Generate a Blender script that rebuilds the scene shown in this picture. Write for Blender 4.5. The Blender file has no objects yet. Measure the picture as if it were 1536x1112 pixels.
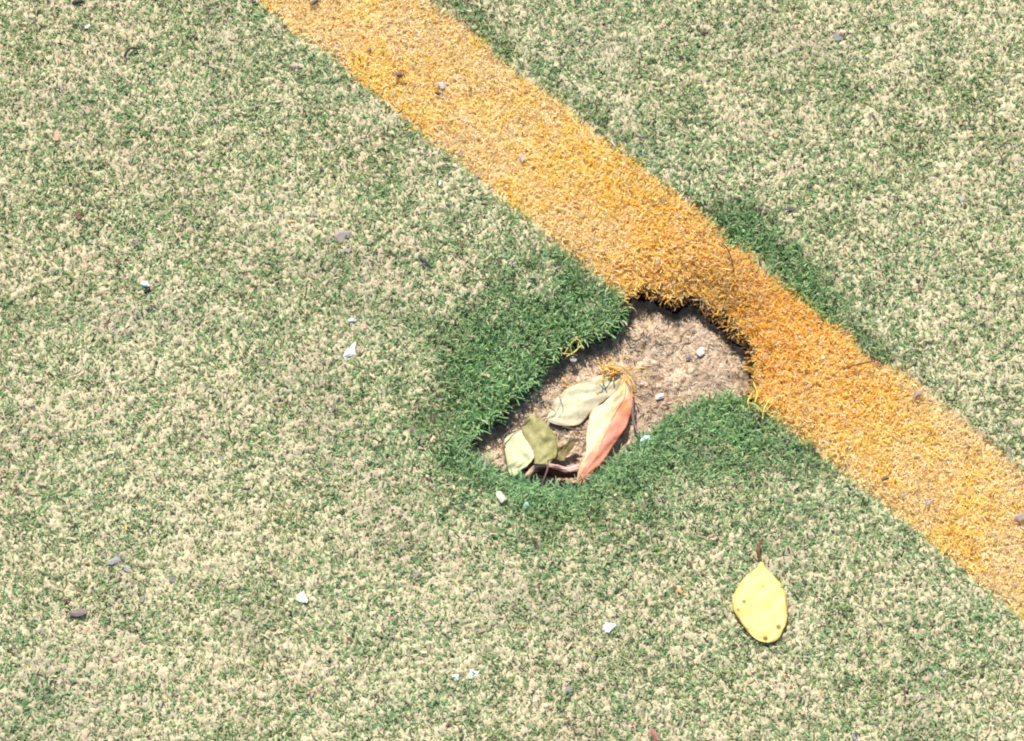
import bpy, bmesh, math, random
import numpy as np
from mathutils import Vector, Matrix

random.seed(7)
RNG = np.random.default_rng(11)
scn = bpy.context.scene

# ------------------------------------------------------------------ camera
D, TILT = 1.7, math.radians(27)
W0, H0 = 1536.0, 1112.0
MMPX = 0.48 / W0                      # metres per photo pixel at the centre
CAMPOS = Vector((0, -D * math.sin(TILT), D * math.cos(TILT)))
cam_d = bpy.data.cameras.new("camera")
cam = bpy.data.objects.new("camera", cam_d)
scn.collection.objects.link(cam)
cam.location = CAMPOS
cam.rotation_euler = (TILT, 0, 0)
cam_d.sensor_width = 36
cam_d.lens = 36 * D / 0.48
cam_d.clip_start = 0.05
cam_d.clip_end = 200
scn.camera = cam

# ------------------------------------------------------------------ light
SUN_EL = math.radians(57)
SUN_AZ = math.atan2(-0.30, 1.0)       # measured from +Y towards +X
w = bpy.data.worlds.new("World")
scn.world = w
w.use_nodes = True
nt = w.node_tree
bg = nt.nodes["Background"]
sky = nt.nodes.new("ShaderNodeTexSky")
sky.sky_type = 'NISHITA'
sky.sun_disc = False
sky.sun_elevation = SUN_EL
sky.sun_rotation = SUN_AZ % (2 * math.pi)
nt.links.new(sky.outputs[0], bg.inputs[0])
bg.inputs[1].default_value = 0.11
sd = bpy.data.lights.new("sun", 'SUN')
sd.energy = 4.8
sd.angle = math.radians(0.5)
sd.color = (1.0, 0.955, 0.89)
sun = bpy.data.objects.new("sun", sd)
scn.collection.objects.link(sun)
sdir = Vector((math.cos(SUN_EL) * math.sin(SUN_AZ), math.cos(SUN_EL) * math.cos(SUN_AZ), math.sin(SUN_EL)))
sun.rotation_euler = sdir.to_track_quat('Z', 'Y').to_euler()
sun.location = sdir * 3
scn.view_settings.view_transform = 'Standard'
scn.view_settings.look = 'None'
scn.view_settings.gamma = 1
scn.view_settings.use_curve_mapping = False
scn.view_settings.exposure = 0.48

# ------------------------------------------------------------------ helpers
CT, ST = math.cos(TILT), math.sin(TILT)

def P(px, py, z=0.0):
    """point of the place at height z seen at photo position (px, py)"""
    u = (px - W0 / 2) * MMPX / D
    v = -(py - H0 / 2) * MMPX / D
    # ray = u*X + v*up + forward
    dx, dy, dz = u, v * CT + ST, v * ST - CT
    t = (z - CAMPOS.z) / dz
    return Vector((CAMPOS.x + dx * t, CAMPOS.y + dy * t, z))

def to_map(x, y):
    """ground point -> map coordinates (photo pixels of the z=0 plane)"""
    rx, ry, rz = x, y - CAMPOS.y, -CAMPOS.z
    f = ry * ST - rz * CT
    up = ry * CT + rz * ST
    return rx / f * D / MMPX + W0 / 2, -up / f * D / MMPX + H0 / 2

_tab = RNG.random((8, 256, 256))
def vnoise(x, y, scale, seed=0):
    x = np.asarray(x) / scale + 57.3 * seed + 1000
    y = np.asarray(y) / scale + 31.7 * seed + 1000
    xi, yi = np.floor(x).astype(int), np.floor(y).astype(int)
    fx, fy = x - xi, y - yi
    fx = fx * fx * (3 - 2 * fx); fy = fy * fy * (3 - 2 * fy)
    t = _tab[seed % 8]
    a = t[xi & 255, yi & 255]; b = t[(xi + 1) & 255, yi & 255]
    c = t[xi & 255, (yi + 1) & 255]; d = t[(xi + 1) & 255, (yi + 1) & 255]
    return (a * (1 - fx) + b * fx) * (1 - fy) + (c * (1 - fx) + d * fx) * fy

def sdist(px, py, poly):
    """signed distance to a polygon, negative inside (map pixels)"""
    px = np.asarray(px, float); py = np.asarray(py, float)
    best = np.full(px.shape, 1e18)
    inside = np.zeros(px.shape, bool)
    n = len(poly)
    for i in range(n):
        x1, y1 = poly[i]; x2, y2 = poly[(i + 1) % n]
        ex, ey = x2 - x1, y2 - y1
        t = np.clip(((px - x1) * ex + (py - y1) * ey) / (ex * ex + ey * ey + 1e-9), 0, 1)
        best = np.minimum(best, (px - x1 - t * ex) ** 2 + (py - y1 - t * ey) ** 2)
        c = ((y1 > py) != (y2 > py)) & (px < (x2 - x1) * (py - y1) / (y2 - y1 + 1e-12) + x1)
        inside ^= c
    d = np.sqrt(best)
    return np.where(inside, -d, d)

def sstep(a, b, x):
    t = np.clip((x - a) / (b - a), 0, 1)
    return t * t * (3 - 2 * t)

def tag(o, label=None, cat=None, group=None, kind=None):
    if label: o['label'] = label
    if cat: o['category'] = cat
    if group: o['group'] = group
    if kind: o['kind'] = kind
    return o

def link(name, me, mat=None, parent=None, loc=None):
    o = bpy.data.objects.new(name, me)
    scn.collection.objects.link(o)
    if mat is not None and me is not None and len(me.materials) == 0:
        me.materials.append(mat)
    if loc is not None: o.location = loc
    if parent is not None: o.parent = parent
    return o

def np_mesh(name, verts, quads, col=None, smooth=False):
    me = bpy.data.meshes.new(name)
    verts = np.ascontiguousarray(verts, np.float32)
    quads = np.ascontiguousarray(quads, np.int32)
    nf, k = quads.shape
    me.vertices.add(len(verts)); me.vertices.foreach_set('co', verts.ravel())
    me.loops.add(nf * k); me.loops.foreach_set('vertex_index', quads.ravel())
    me.polygons.add(nf)
    me.polygons.foreach_set('loop_start', np.arange(0, nf * k, k, dtype=np.int32))
    me.polygons.foreach_set('loop_total', np.full(nf, k, dtype=np.int32))
    if smooth: me.polygons.foreach_set('use_smooth', np.ones(nf, bool))
    me.update(calc_edges=True)
    if col is not None:
        a = me.color_attributes.new('tint', 'FLOAT_COLOR', 'POINT')
        c = np.ones((len(verts), 4), np.float32); c[:, :3] = col
        a.data.foreach_set('color', c.ravel())
    me.validate()
    return me

# ------------------------------------------------------------------ materials
def mat_new(name):
    m = bpy.data.materials.new(name); m.use_nodes = True
    return m, m.node_tree, m.node_tree.nodes['Principled BSDF']

def tint_mat(name, rough=0.6, transl=0.0, spec=0.3, noise=0.0, nscale=400):
    m, t, b = mat_new(name)
    a = t.nodes.new('ShaderNodeAttribute'); a.attribute_name = 'tint'
    src = a.outputs['Color']
    if noise:
        tc = t.nodes.new('ShaderNodeTexCoord')
        n = t.nodes.new('ShaderNodeTexNoise'); n.inputs['Scale'].default_value = nscale
        n.inputs['Detail'].default_value = 5
        t.links.new(tc.outputs['Object'], n.inputs['Vector'])
        mr = t.nodes.new('ShaderNodeMapRange')
        mr.inputs[1].default_value = 0.3; mr.inputs[2].default_value = 0.7
        mr.inputs[3].default_value = 1 - noise; mr.inputs[4].default_value = 1 + noise
        t.links.new(n.outputs['Fac'], mr.inputs[0])
        mx = t.nodes.new('ShaderNodeVectorMath'); mx.operation = 'SCALE'
        t.links.new(src, mx.inputs[0]); t.links.new(mr.outputs[0], mx.inputs['Scale'])
        src = mx.outputs[0]
    t.links.new(src, b.inputs['Base Color'])
    b.inputs['Roughness'].default_value = rough
    b.inputs['Specular IOR Level'].default_value = spec
    if transl:
        out = t.nodes['Material Output']
        tr = t.nodes.new('ShaderNodeBsdfTranslucent')
        mix = t.nodes.new('ShaderNodeMixShader'); mix.inputs[0].default_value = transl
        t.links.new(src, tr.inputs['Color'])
        t.links.new(b.outputs[0], mix.inputs[1]); t.links.new(tr.outputs[0], mix.inputs[2])
        t.links.new(mix.outputs[0], out.inputs['Surface'])
    return m

def plain(name, c, rough=0.7, spec=0.3, c2=None, nscale=300, bump=0.0):
    m, t, b = mat_new(name)
    b.inputs['Roughness'].default_value = rough
    b.inputs['Specular IOR Level'].default_value = spec
    tc = t.nodes.new('ShaderNodeTexCoord')
    n = t.nodes.new('ShaderNodeTexNoise'); n.inputs['Scale'].default_value = nscale
    n.inputs['Detail'].default_value = 6; n.inputs['Roughness'].default_value = 0.65
    t.links.new(tc.outputs['Object'], n.inputs['Vector'])
    r = t.nodes.new('ShaderNodeValToRGB')
    r.color_ramp.elements[0].position = 0.35; r.color_ramp.elements[1].position = 0.65
    r.color_ramp.elements[0].color = (*c, 1)
    r.color_ramp.elements[1].color = (*(c2 or tuple(min(1, v * 1.35) for v in c)), 1)
    t.links.new(n.outputs['Fac'], r.inputs[0]); t.links.new(r.outputs[0], b.inputs['Base Color'])
    if bump:
        bp = t.nodes.new('ShaderNodeBump'); bp.inputs['Strength'].default_value = bump
        bp.inputs['Distance'].default_value = 0.0006
        t.links.new(n.outputs['Fac'], bp.inputs['Height']); t.links.new(bp.outputs[0], b.inputs['Normal'])
    return m

M_blade = tint_mat('turf_fibre', 0.55, 0.38, 0.22)
M_line = tint_mat('line_fibre', 0.55, 0.5, 0.2)
M_sand = tint_mat('sand', 0.9, 0, 0.15, 0.28, 1100)
M_leaf = tint_mat('leaf', 0.55, 0.12, 0.3, 0.10, 350)
_t = M_leaf.node_tree
_tc = _t.nodes.new('ShaderNodeTexCoord'); _n = _t.nodes.new('ShaderNodeTexNoise')
_n.inputs['Scale'].default_value = 420; _n.inputs['Detail'].default_value = 6; _n.inputs['Distortion'].default_value = 0.6
_b = _t.nodes.new('ShaderNodeBump'); _b.inputs['Strength'].default_value = 0.55; _b.inputs['Distance'].default_value = 0.0007
_t.links.new(_tc.outputs['Object'], _n.inputs['Vector']); _t.links.new(_n.outputs['Fac'], _b.inputs['Height'])
_t.links.new(_b.outputs[0], _t.nodes['Principled BSDF'].inputs['Normal'])
M_fib = tint_mat('loose_fibre', 0.7, 0.1, 0.2)
M_under = tint_mat('underlay', 0.95, 0, 0.1, 0.22, 900)

# ------------------------------------------------------------------ the plan of the place (map pixels)
LEFT = [(-700, -880), (100, -235), (390, 0), (436, 46), (500, 84), (545, 128), (598, 168), (640, 208), (690, 243), (742, 290), (800, 333),
        (860, 384), (900, 414), (935, 442), (1030, 520), (1140, 606), (1200, 655), (1262, 702), (1310, 745), (1380, 800),
        (1440, 852), (1500, 900), (1560, 946), (2600, 1790)]
RIGHT = [(-430, -880), (380, -220), (650, 0), (700, 38), (752, 90), (800, 125), (850, 158), (905, 205), (950, 240), (1000, 280), (1050, 308),
         (1080, 345), (1130, 385), (1180, 432), (1240, 474), (1275, 492), (1290, 518), (1330, 543), (1375, 570), (1420, 610),
         (1470, 650), (1536, 705), (2600, 1540)]
HOLE = [(941, 444), (950, 424), (965, 426), (982, 430), (1000, 440), (1016, 446), (1030, 434), (1048, 436), (1058, 452), (1075, 466), (1090, 472),
        (1106, 492), (1126, 506), (1133, 522), (1128, 545), (1134, 566), (1126, 588), (1096, 592), (1060, 594), (1030, 604),
        (1008, 620), (985, 642), (955, 664), (928, 684), (902, 704), (880, 722), (855, 730), (816, 726), (769, 714), (724, 690), (698, 676),
        (708, 644), (718, 634), (748, 616), (770, 588), (802, 560), (822, 530), (852, 508), (894, 497), (926, 480)]
RING = [(905, 400), (860, 385), (800, 395), (735, 425), (672, 478), (636, 545), (612, 625), (640, 690), (700, 745), (790, 785),
        (880, 790), (960, 770), (1060, 740), (1150, 725), (1250, 712), (1290, 735), (1230, 640), (1180, 560), (1100, 480), (1000, 400)]
RING2 = [(1056, 318), (1110, 322), (1165, 352), (1205, 390), (1255, 445), (1290, 500), (1345, 548), (1270, 496), (1180, 432), (1080, 345)]
RING3 = [(640, -10), (700, -10), (760, 40), (830, 95), (910, 165), (930, 215), (850, 160), (740, 75)]

def line_sd(px, py):
    """>0 inside the yellow line: pixels to the nearest edge (measured across)"""
    lx = np.interp(py, [p[1] for p in LEFT], [p[0] for p in LEFT])
    rx = np.interp(py, [p[1] for p in RIGHT], [p[0] for p in RIGHT])
    return np.minimum(px - lx, rx - px) * 0.62

def ring_f(px, py):
    n = (vnoise(px, py, 38, 1) - 0.5) * 74 + (vnoise(px, py, 12, 2) - 0.5) * 26
    f1 = 1 - sstep(-120, 30, sdist(px, py, RING) + n * 1.35 + (vnoise(px, py, 5, 6) - 0.5) * 55)
    f2 = 0.85 * (1 - sstep(-40, 30, sdist(px, py, RING2) + n * 0.75 + (vnoise(px, py, 5, 6) - 0.5) * 36))
    f3 = 0.28 * (1 - sstep(-20, 18, sdist(px, py, RING3) + n * 0.5))
    lip = 1 - sstep(0, 55, sdist(px, py, HOLE) + n * 0.3)
    return np.maximum(np.maximum(f1, f2), np.maximum(f3, lip))

HOLE_Z = -0.0135
def sand_base(px, py, R=None):
    if R is None: R = ring_f(px, py)
    return -0.0062 * R

def sandy(px, py):
    """how much loose sand covers the turf here, 0..1"""
    s = 0.46 + 0.13 * (vnoise(px, py, 170, 3) - 0.5) + 0.26 * (vnoise(px, py, 55, 4) - 0.5) + 0.36 * (vnoise(px, py, 9, 6) - 0.5) + 0.40 * (vnoise(px, py, 17, 5) - 0.5)
    s += 0.10 * sstep(1000, 200, px) * sstep(250, 700, py) - 0.10
    s -= 0.30 * sstep(150, 0, sdist(px, py, RING)) + 0.15 * sstep(120, 10, sdist(px, py, RING2)) + 0.12 * sstep(60, 5, np.abs(line_sd(px, py)))
    return np.clip(s, 0, 1)

def fine(x, y):
    return (vnoise(x, y, 0.0020, 6) - 0.5) * 0.0017 + (vnoise(x, y, 0.0012, 7) - 0.5) * 0.0019

# ------------------------------------------------------------------ ground: soil, underlay, sand
soil = plain('soil', (0.20, 0.145, 0.095), 0.95, 0.1, (0.28, 0.21, 0.15), 60)
me = np_mesh('ground', [(-20, -20, -0.03), (20, -20, -0.03), (20, 20, -0.03), (-20, 20, -0.03)], [[0, 1, 2, 3]])
tag(link('ground', me, soil), kind='structure')

def grid(x0, x1, y0, y1, step):
    nx, ny = int((x1 - x0) / step) + 1, int((y1 - y0) / step) + 1
    X, Y = np.meshgrid(np.linspace(x0, x1, nx), np.linspace(y0, y1, ny))
    i = np.arange(nx * ny).reshape(ny, nx)
    q = np.stack([i[:-1, :-1], i[:-1, 1:], i[1:, 1:], i[1:, :-1]], -1).reshape(-1, 4)
    return X.ravel(), Y.ravel(), q

# underlay exposed inside the hole
c0, c1 = P(690, 745), P(1150, 420)
X, Y, q = grid(c0.x - 0.004, c1.x + 0.004, c0.y - 0.004, c1.y + 0.006, 0.0007)
px, py = to_map(X, Y)
Z = HOLE_Z + (vnoise(X, Y, 0.011, 1) - 0.5) * 0.0035 + (vnoise(X, Y, 0.004, 2) - 0.5) * 0.002 + (vnoise(X, Y, 0.0016, 3) - 0.5) * 0.0013
ud = sstep(22, 2, -sdist(px, py, HOLE)) * (line_sd(px, py) > -14)
Z = Z - 0.0035 * ud
n1 = vnoise(X, Y, 0.014, 4); n2 = vnoise(X, Y, 0.0022, 5)
ca = np.array([0.52, 0.385, 0.255]); cb = np.array([0.30, 0.215, 0.145]); cc = np.array([0.62, 0.52, 0.39])
f = sstep(0.38, 0.75, 0.55 * n1 + 0.5 * n2)[:, None]; g = sstep(0.5, 0.9, vnoise(X, Y, 0.003, 6))[:, None]
col = ca * (1 - f) + cb * f
col = col * (1 - g * 0.6) + cc * g * 0.6
rd = np.exp(-(((px - 985) / 45) ** 2 + ((py - 580) / 32) ** 2))[:, None]     # rusty stain beside the white chip
col = col * (1 - 0.55 * rd) + np.array([0.30, 0.17, 0.10]) * 0.55 * rd
tag(link('underlay', np_mesh('underlay', np.stack([X, Y, Z], 1), q, col, True), M_under), kind='structure')

# sand infill round the turf
SX0, SX1, SY0, SY1 = -0.31, 0.31, -0.25, 0.26
X, Y, q = grid(SX0, SX1, SY0, SY1, 0.0009)
px, py = to_map(X, Y)
R = ring_f(px, py)
S = sandy(px, py)
L = line_sd(px, py)
onl = sstep(-6, 6, L)
Z = sand_base(px, py, R) + fine(X, Y) * (1 + 0.6 * R) + (vnoise(X, Y, 0.012, 2) - 0.5) * 0.0009 + (S - 0.5) * 0.0007 - 0.0019 * onl
hs = sdist(px, py, HOLE)
Z = np.where(hs < 9, Z - (9 - np.clip(hs, 0, 9)) * 0.0003, Z)
keep = (hs[q].max(axis=1) > 2)
cs = np.array([0.44, 0.37, 0.23]); cd = np.array([0.33, 0.28, 0.20]); cw = np.array([0.53, 0.47, 0.31])
a = vnoise(X, Y, 0.0022, 1)[:, None]; b = sstep(0.6, 0.95, vnoise(X, Y, 0.03, 3))[:, None]
col = cs * (1 - a) + cw * a
col = col * (1 - 0.5 * b) + cd * 0.5 * b
pk = sstep(0.55, 0.85, vnoise(X, Y, 0.035, 5))[:, None]
col = col * (1 - 0.3 * pk) + np.array([0.50, 0.38, 0.27]) * 0.3 * pk
dk = (R * 0.85)[:, None]                                   # bare turf base with little sand left
col = col * (1 - dk) + np.array([0.10, 0.11, 0.06]) * dk
dh = sstep(16, 3, hs)[:, None] * onl[:, None] * .85  # darkens the line-side lip of the hole, painting in the shade there
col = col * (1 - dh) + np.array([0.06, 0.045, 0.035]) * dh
ol = (onl * 0.55 * (1 - sstep(16, 3, hs)))[:, None]                                 # thin dusting over the painted pile
col = col * (1 - ol) + np.array([0.62, 0.40, 0.16]) * ol
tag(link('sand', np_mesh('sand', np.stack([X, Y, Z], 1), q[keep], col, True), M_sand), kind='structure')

# same pitch continuing outwards: coarser sheet with speckled material
m_out, t, bb = mat_new('sandy_turf_far')
tc = t.nodes.new('ShaderNodeTexCoord')
n = t.nodes.new('ShaderNodeTexNoise'); n.inputs['Scale'].default_value = 260; n.inputs['Detail'].default_value = 3
r = t.nodes.new('ShaderNodeValToRGB'); r.color_ramp.elements[0].position = 0.44; r.color_ramp.elements[1].position = 0.55
r.color_ramp.elements[0].color = (0.12, 0.2, 0.08, 1); r.color_ramp.elements[1].color = (0.66, 0.56, 0.39, 1)
t.links.new(tc.outputs['Object'], n.inputs['Vector']); t.links.new(n.outputs['Fac'], r.inputs[0]); t.links.new(r.outputs[0], bb.inputs['Base Color'])
bb.inputs['Roughness'].default_value = 0.9
B = 20.0
vo = [(-B, -B, -.002), (B, -B, -.002), (B, B, -.002), (-B, B, -.002), (SX0, SY0, -.002), (SX1, SY0, -.002), (SX1, SY1, -.002), (SX0, SY1, -.002)]
tag(link('pitch', np_mesh('pitch', vo, [[0, 1, 5, 4], [1, 2, 6, 5], [2, 3, 7, 6], [3, 0, 4, 7]]), m_out), kind='structure')

# torn rim of the backing cloth round the hole: short ragged dark band
def resample(poly, step, closed=True):
    pts = []
    n = len(poly)
    for i in range(n if closed else n - 1):
        x1, y1 = poly[i]; x2, y2 = poly[(i + 1) % n]
        k = max(1, int(math.hypot(x2 - x1, y2 - y1) / step))
        for j in range(k):
            pts.append((x1 + (x2 - x1) * j / k, y1 + (y2 - y1) * j / k))
    if not closed: pts.append(poly[-1])
    return pts
rim = resample(HOLE, 3)
rv, rq, rc = [], [], []
nr = len(rim)
cxh, cyh = P(920, 590).x, P(920, 590).y
for i, (x, y) in enumerate(rim):
    p = P(x, y)
    d = Vector((cxh - p.x, cyh - p.y)).normalized()
    j1, j2, j3 = [random.uniform(-.0009, .0009) for _ in range(3)]
    zt = float(sand_base(np.array([x]), np.array([y]))[0]) - 0.0006
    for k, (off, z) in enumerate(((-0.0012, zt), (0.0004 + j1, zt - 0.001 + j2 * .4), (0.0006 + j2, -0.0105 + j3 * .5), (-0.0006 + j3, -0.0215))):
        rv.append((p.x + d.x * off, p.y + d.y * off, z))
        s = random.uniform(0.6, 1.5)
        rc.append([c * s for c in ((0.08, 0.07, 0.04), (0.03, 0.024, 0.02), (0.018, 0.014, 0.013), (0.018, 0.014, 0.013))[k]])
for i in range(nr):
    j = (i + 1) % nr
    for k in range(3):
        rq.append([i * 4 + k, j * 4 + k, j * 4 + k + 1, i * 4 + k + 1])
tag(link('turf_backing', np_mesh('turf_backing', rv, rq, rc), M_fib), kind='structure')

# ------------------------------------------------------------------ turf pile
def ribbons(root, length, width, az, lean, bend, col, seg=2, twist=None, tipw=0.55):
    """flat tapering fibres: root (N,3), lean = angle from vertical at the root, bend = added along it"""
    N = len(root)
    if twist is None: twist = RNG.uniform(-0.9, 0.9, N)
    pos = root.copy()
    th = lean.copy()
    step = length / seg
    waz = az + math.pi / 2 + twist
    wd = np.stack([np.cos(waz), np.sin(waz), RNG.uniform(-.35, .35, N)], 1)
    V = np.zeros((N, seg + 1, 2, 3), np.float32)
    C = np.zeros((N, seg + 1, 2, 3), np.float32)
    a = az.copy()
    for s in range(seg + 1):
        f = s / seg
        wv = wd * (width * (1 - (1 - tipw) * f) * 0.5)[:, None]
        V[:, s, 0] = pos - wv; V[:, s, 1] = pos + wv
        C[:, s, 0] = col; C[:, s, 1] = col
        d = np.stack([np.sin(th) * np.cos(a), np.sin(th) * np.sin(a), np.cos(th)], 1)
        pos = pos + d * step[:, None]
        th = th + bend / seg
        a = a + RNG.uniform(-.5, .5, N)
    base = (np.arange(N) * (seg + 1) * 2)[:, None]
    q = np.concatenate([base + np.array([[2 * s, 2 * s + 1, 2 * s + 3, 2 * s + 2]]) for s in range(seg)], 1).reshape(-1, 4)
    return V.reshape(-1, 3), q, C.reshape(-1, 3)

def scatter(x0, x1, y0, y1, per_mm2):
    N = int((x1 - x0) * (y1 - y0) * 1e6 * per_mm2)
    return RNG.uniform(x0, x1, N), RNG.uniform(y0, y1, N)

def mixcol(pal, w, N, jit=0.15):
    pal = np.array(pal); w = np.array(w, float); w /= w.sum()
    c = pal[RNG.choice(len(pal), N, p=w)]
    c = c * RNG.uniform(1 - jit, 1 + jit, (N, 1)) * RNG.uniform(1 - jit * .3, 1 + jit * .3, (N, 3))
    return np.clip(c, 0, 0.95)

G = [(0.25, 0.42, 0.20), (0.31, 0.52, 0.25), (0.36, 0.48, 0.21), (0.17, 0.29, 0.13), (0.43, 0.52, 0.28), (0.55, 0.53, 0.33), (0.07, 0.085, 0.05)]

# short worn pile, half buried in sand
def short_pile(x0, x1, y0, y1, dens, seg, skip=None):
    x, y = scatter(x0, x1, y0, y1, dens)
    if skip is not None:
        k = ~((x > skip[0]) & (x < skip[1]) & (y > skip[2]) & (y < skip[3])); x, y = x[k], y[k]
    px, py = to_map(x, y)
    R = ring_f(px, py); S = sandy(px, py)
    L = line_sd(px, py); h = sdist(px, py, HOLE)
    p = np.clip(1.36 - 0.62 * S, 0.25, 1.2) * np.clip(1.0 - fine(x, y) * 750, 0.3, 1.15) * 0.9
    k = (RNG.random(len(x)) < p) & (L < RNG.uniform(-6, 3, len(x))) & (R < RNG.uniform(0.45, 1.0, len(x))) & (h > 3)
    x, y, px, py, R, S = x[k], y[k], px[k], py[k], R[k], S[k]
    N = len(x)
    z = sand_base(px, py, R) - 0.0004 + fine(x, y) * 0.6
    ln = RNG.uniform(0.0016, 0.0040, N) * (1.1 - 0.35 * S) + 0.004 * R
    wdt = RNG.uniform(0.00045, 0.00105, N)
    az = RNG.uniform(0, 2 * math.pi, N)
    lean = RNG.uniform(0.5, 1.25, N) - 0.5 * R
    bend = RNG.uniform(0.1, 0.9, N)
    col = mixcol(G, [3, 3, 3, 1.6, 3.2, 2.5, 1.5], N)
    gt = vnoise(px, py, 90, 2)[:, None]                    # some patches yellower, some bluer
    col = col * (1 - 0.25 * gt * np.array([[0.0, 0.3, 0.5]]))
    return ribbons(np.stack([x, y, z], 1), ln, wdt, az, lean, bend, col, seg)

v, q, c = short_pile(SX0, SX1, SY0, SY1, 1.0, 2)
tag(link('grass', np_mesh('grass', v, q, c), M_blade),
    'short worn artificial grass clogged with pale sand, covering most of the pitch', 'grass', kind='stuff')
v, q, c = short_pile(-0.62, 0.62, -0.5, 0.52, 0.17, 1, (SX0, SX1, SY0, SY1))
tag(link('grass', np_mesh('grass', v, q, c), M_blade),
    'sparse sandy artificial grass of the pitch beyond the edges of the view', 'grass', kind='stuff')

# long green pile where the sand has washed out round the hole
x, y = scatter(P(560, 0).x, P(1420, 0).x, P(0, 830).y, P(0, -30).y, 1.15)
px, py = to_map(x, y)
R = ring_f(px, py); L = line_sd(px, py); h = sdist(px, py, HOLE)
pt = sstep(0.25, 0.6, vnoise(px, py, 11, 3) * .6 + vnoise(px, py, 30, 5) * .4 + 0.45 * (R - 0.45))
k = (RNG.random(len(x)) < np.clip(R * 1.25 - 0.12, 0, 1) * (.25 + .75 * pt)) & (L < RNG.uniform(-5, 3, len(x))) & (h > 0)
x, y, px, py, R, h = x[k], y[k], px[k], py[k], R[k], h[k]
N = len(x)
ln = RNG.uniform(0.0055, 0.0098, N) * (0.45 + 0.55 * R)
az = RNG.uniform(0, 2 * math.pi, N)
lean = RNG.uniform(0.15, 1.0, N); bend = RNG.uniform(0.2, 1.2, N)
col = mixcol([(0.29, 0.48, 0.20), (0.36, 0.57, 0.27), (0.42, 0.54, 0.22), (0.18, 0.34, 0.12), (0.55, 0.66, 0.40), (0.55, 0.52, 0.33), (0.06, 0.11, 0.05)],
             [4, 3.6, 2.8, 2, 1.6, .5, 1.0], N)
dusty = sstep(600, 730, py)[:, None] * 0.45                 # dust on the front side of the rim
col = col * (1 - dusty) + np.array([0.42, 0.62, 0.34]) * dusty
v, q, c = ribbons(np.stack([x, y, sand_base(px, py, R) - 0.0006], 1), ln, RNG.uniform(0.0005, 0.0010, N), az, lean, bend, col, 3)
tag(link('long_grass', np_mesh('long_grass', v, q, c), M_blade),
    'longer dark green artificial grass standing clear of the sand around the hole', 'grass', kind='stuff')

# the yellow line
Y0 = [(0.95, 0.70, 0.16), (0.95, 0.78, 0.27), (0.95, 0.62, 0.09), (0.95, 0.87, 0.48), (0.94, 0.82, 0.62), (0.85, 0.45, 0.08), (0.30, 0.17, 0.10)]
def line_pile(x0, x1, y0, y1, dens, seg, skip=None):
    x, y = scatter(x0, x1, y0, y1, dens)
    if skip is not None:
        k = ~((x > skip[0]) & (x < skip[1]) & (y > skip[2]) & (y < skip[3])); x, y = x[k], y[k]
    px, py = to_map(x, y)
    L = line_sd(px, py) + (vnoise(px, py, 22, 4) - 0.5) * 17 + (vnoise(px, py, 7, 5) - 0.5) * 15
    k = L > RNG.uniform(-3, 8, len(x))
    x, y, px, py = x[k], y[k], px[k], py[k]
    h = sdist(px, py, HOLE); k = h > RNG.uniform(1, 8, len(x))
    x, y, px, py, h = x[k], y[k], px[k], py[k], h[k]
    R = ring_f(px, py)
    fresh = np.exp(-(((px - 1130) / 240) ** 2 + ((py - 470) / 200) ** 2))    # cleaner, taller pile by the hole
    worn = np.clip(1 - fresh, 0, 1) * sstep(0.3, 0.72, vnoise(px, py, 60, 6) * 0.40 + vnoise(px, py, 17, 7) * 0.35 + vnoise(px, py, 7, 1) * 0.25 + 0.06)
    k = RNG.random(len(x)) < 1 - 0.35 * worn
    x, y, px, py, h, R, fresh, worn = [a_[k] for a_ in (x, y, px, py, h, R, fresh, worn)]
    N = len(x)
    z = sand_base(px, py, R) - 0.0016
    ln = (RNG.uniform(0.0028, 0.0046, N)) + 0.0034 * R
    az = RNG.uniform(0, 2 * math.pi, N)
    lean = RNG.uniform(0.35, 1.15, N); bend = RNG.uniform(0.2, 0.9, N)
    col = mixcol(Y0, [5, 4.5, 2.6, 2.4, 1.0, .7, .5], N, 0.10)
    col = col * (1 - 0.13 * fresh[:, None] * np.array([[0, 1, 1]]))
    pale = np.array([0.95, 0.83, 0.63])
    pf = (worn * RNG.uniform(.3, 1, N) * 0.85)[:, None]
    col = col * (1 - pf) + pale * pf
    # grubby brown fibres by the torn lip
    br = np.exp(-(((px - 1085) / 75) ** 2 + ((py - 440) / 40) ** 2)) * (RNG.random(N) < 0.55) * 0.55
    col = col * (1 - br[:, None]) + np.array([0.36, 0.22, 0.10]) * br[:, None]
    return ribbons(np.stack([x, y, z], 1), ln, RNG.uniform(0.0005, 0.00095, N), az, lean, bend, col, seg)
v, q, c = line_pile(SX0, SX1, SY0, SY1, 1.6, 3)
tag(link('yellow_line', np_mesh('yellow_line', v, q, c), M_line),
    'broad yellow orange line of turf fibres crossing the green pitch diagonally', 'pitch line', kind='stuff')
v, q, c = line_pile(-0.62, 0.62, -0.5, 0.52, 0.5, 2, (SX0, SX1, SY0, SY1))
tag(link('yellow_line', np_mesh('yellow_line', v, q, c), M_line),
    'continuation of the yellow line beyond the edges of the view', 'pitch line', kind='stuff')

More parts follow.
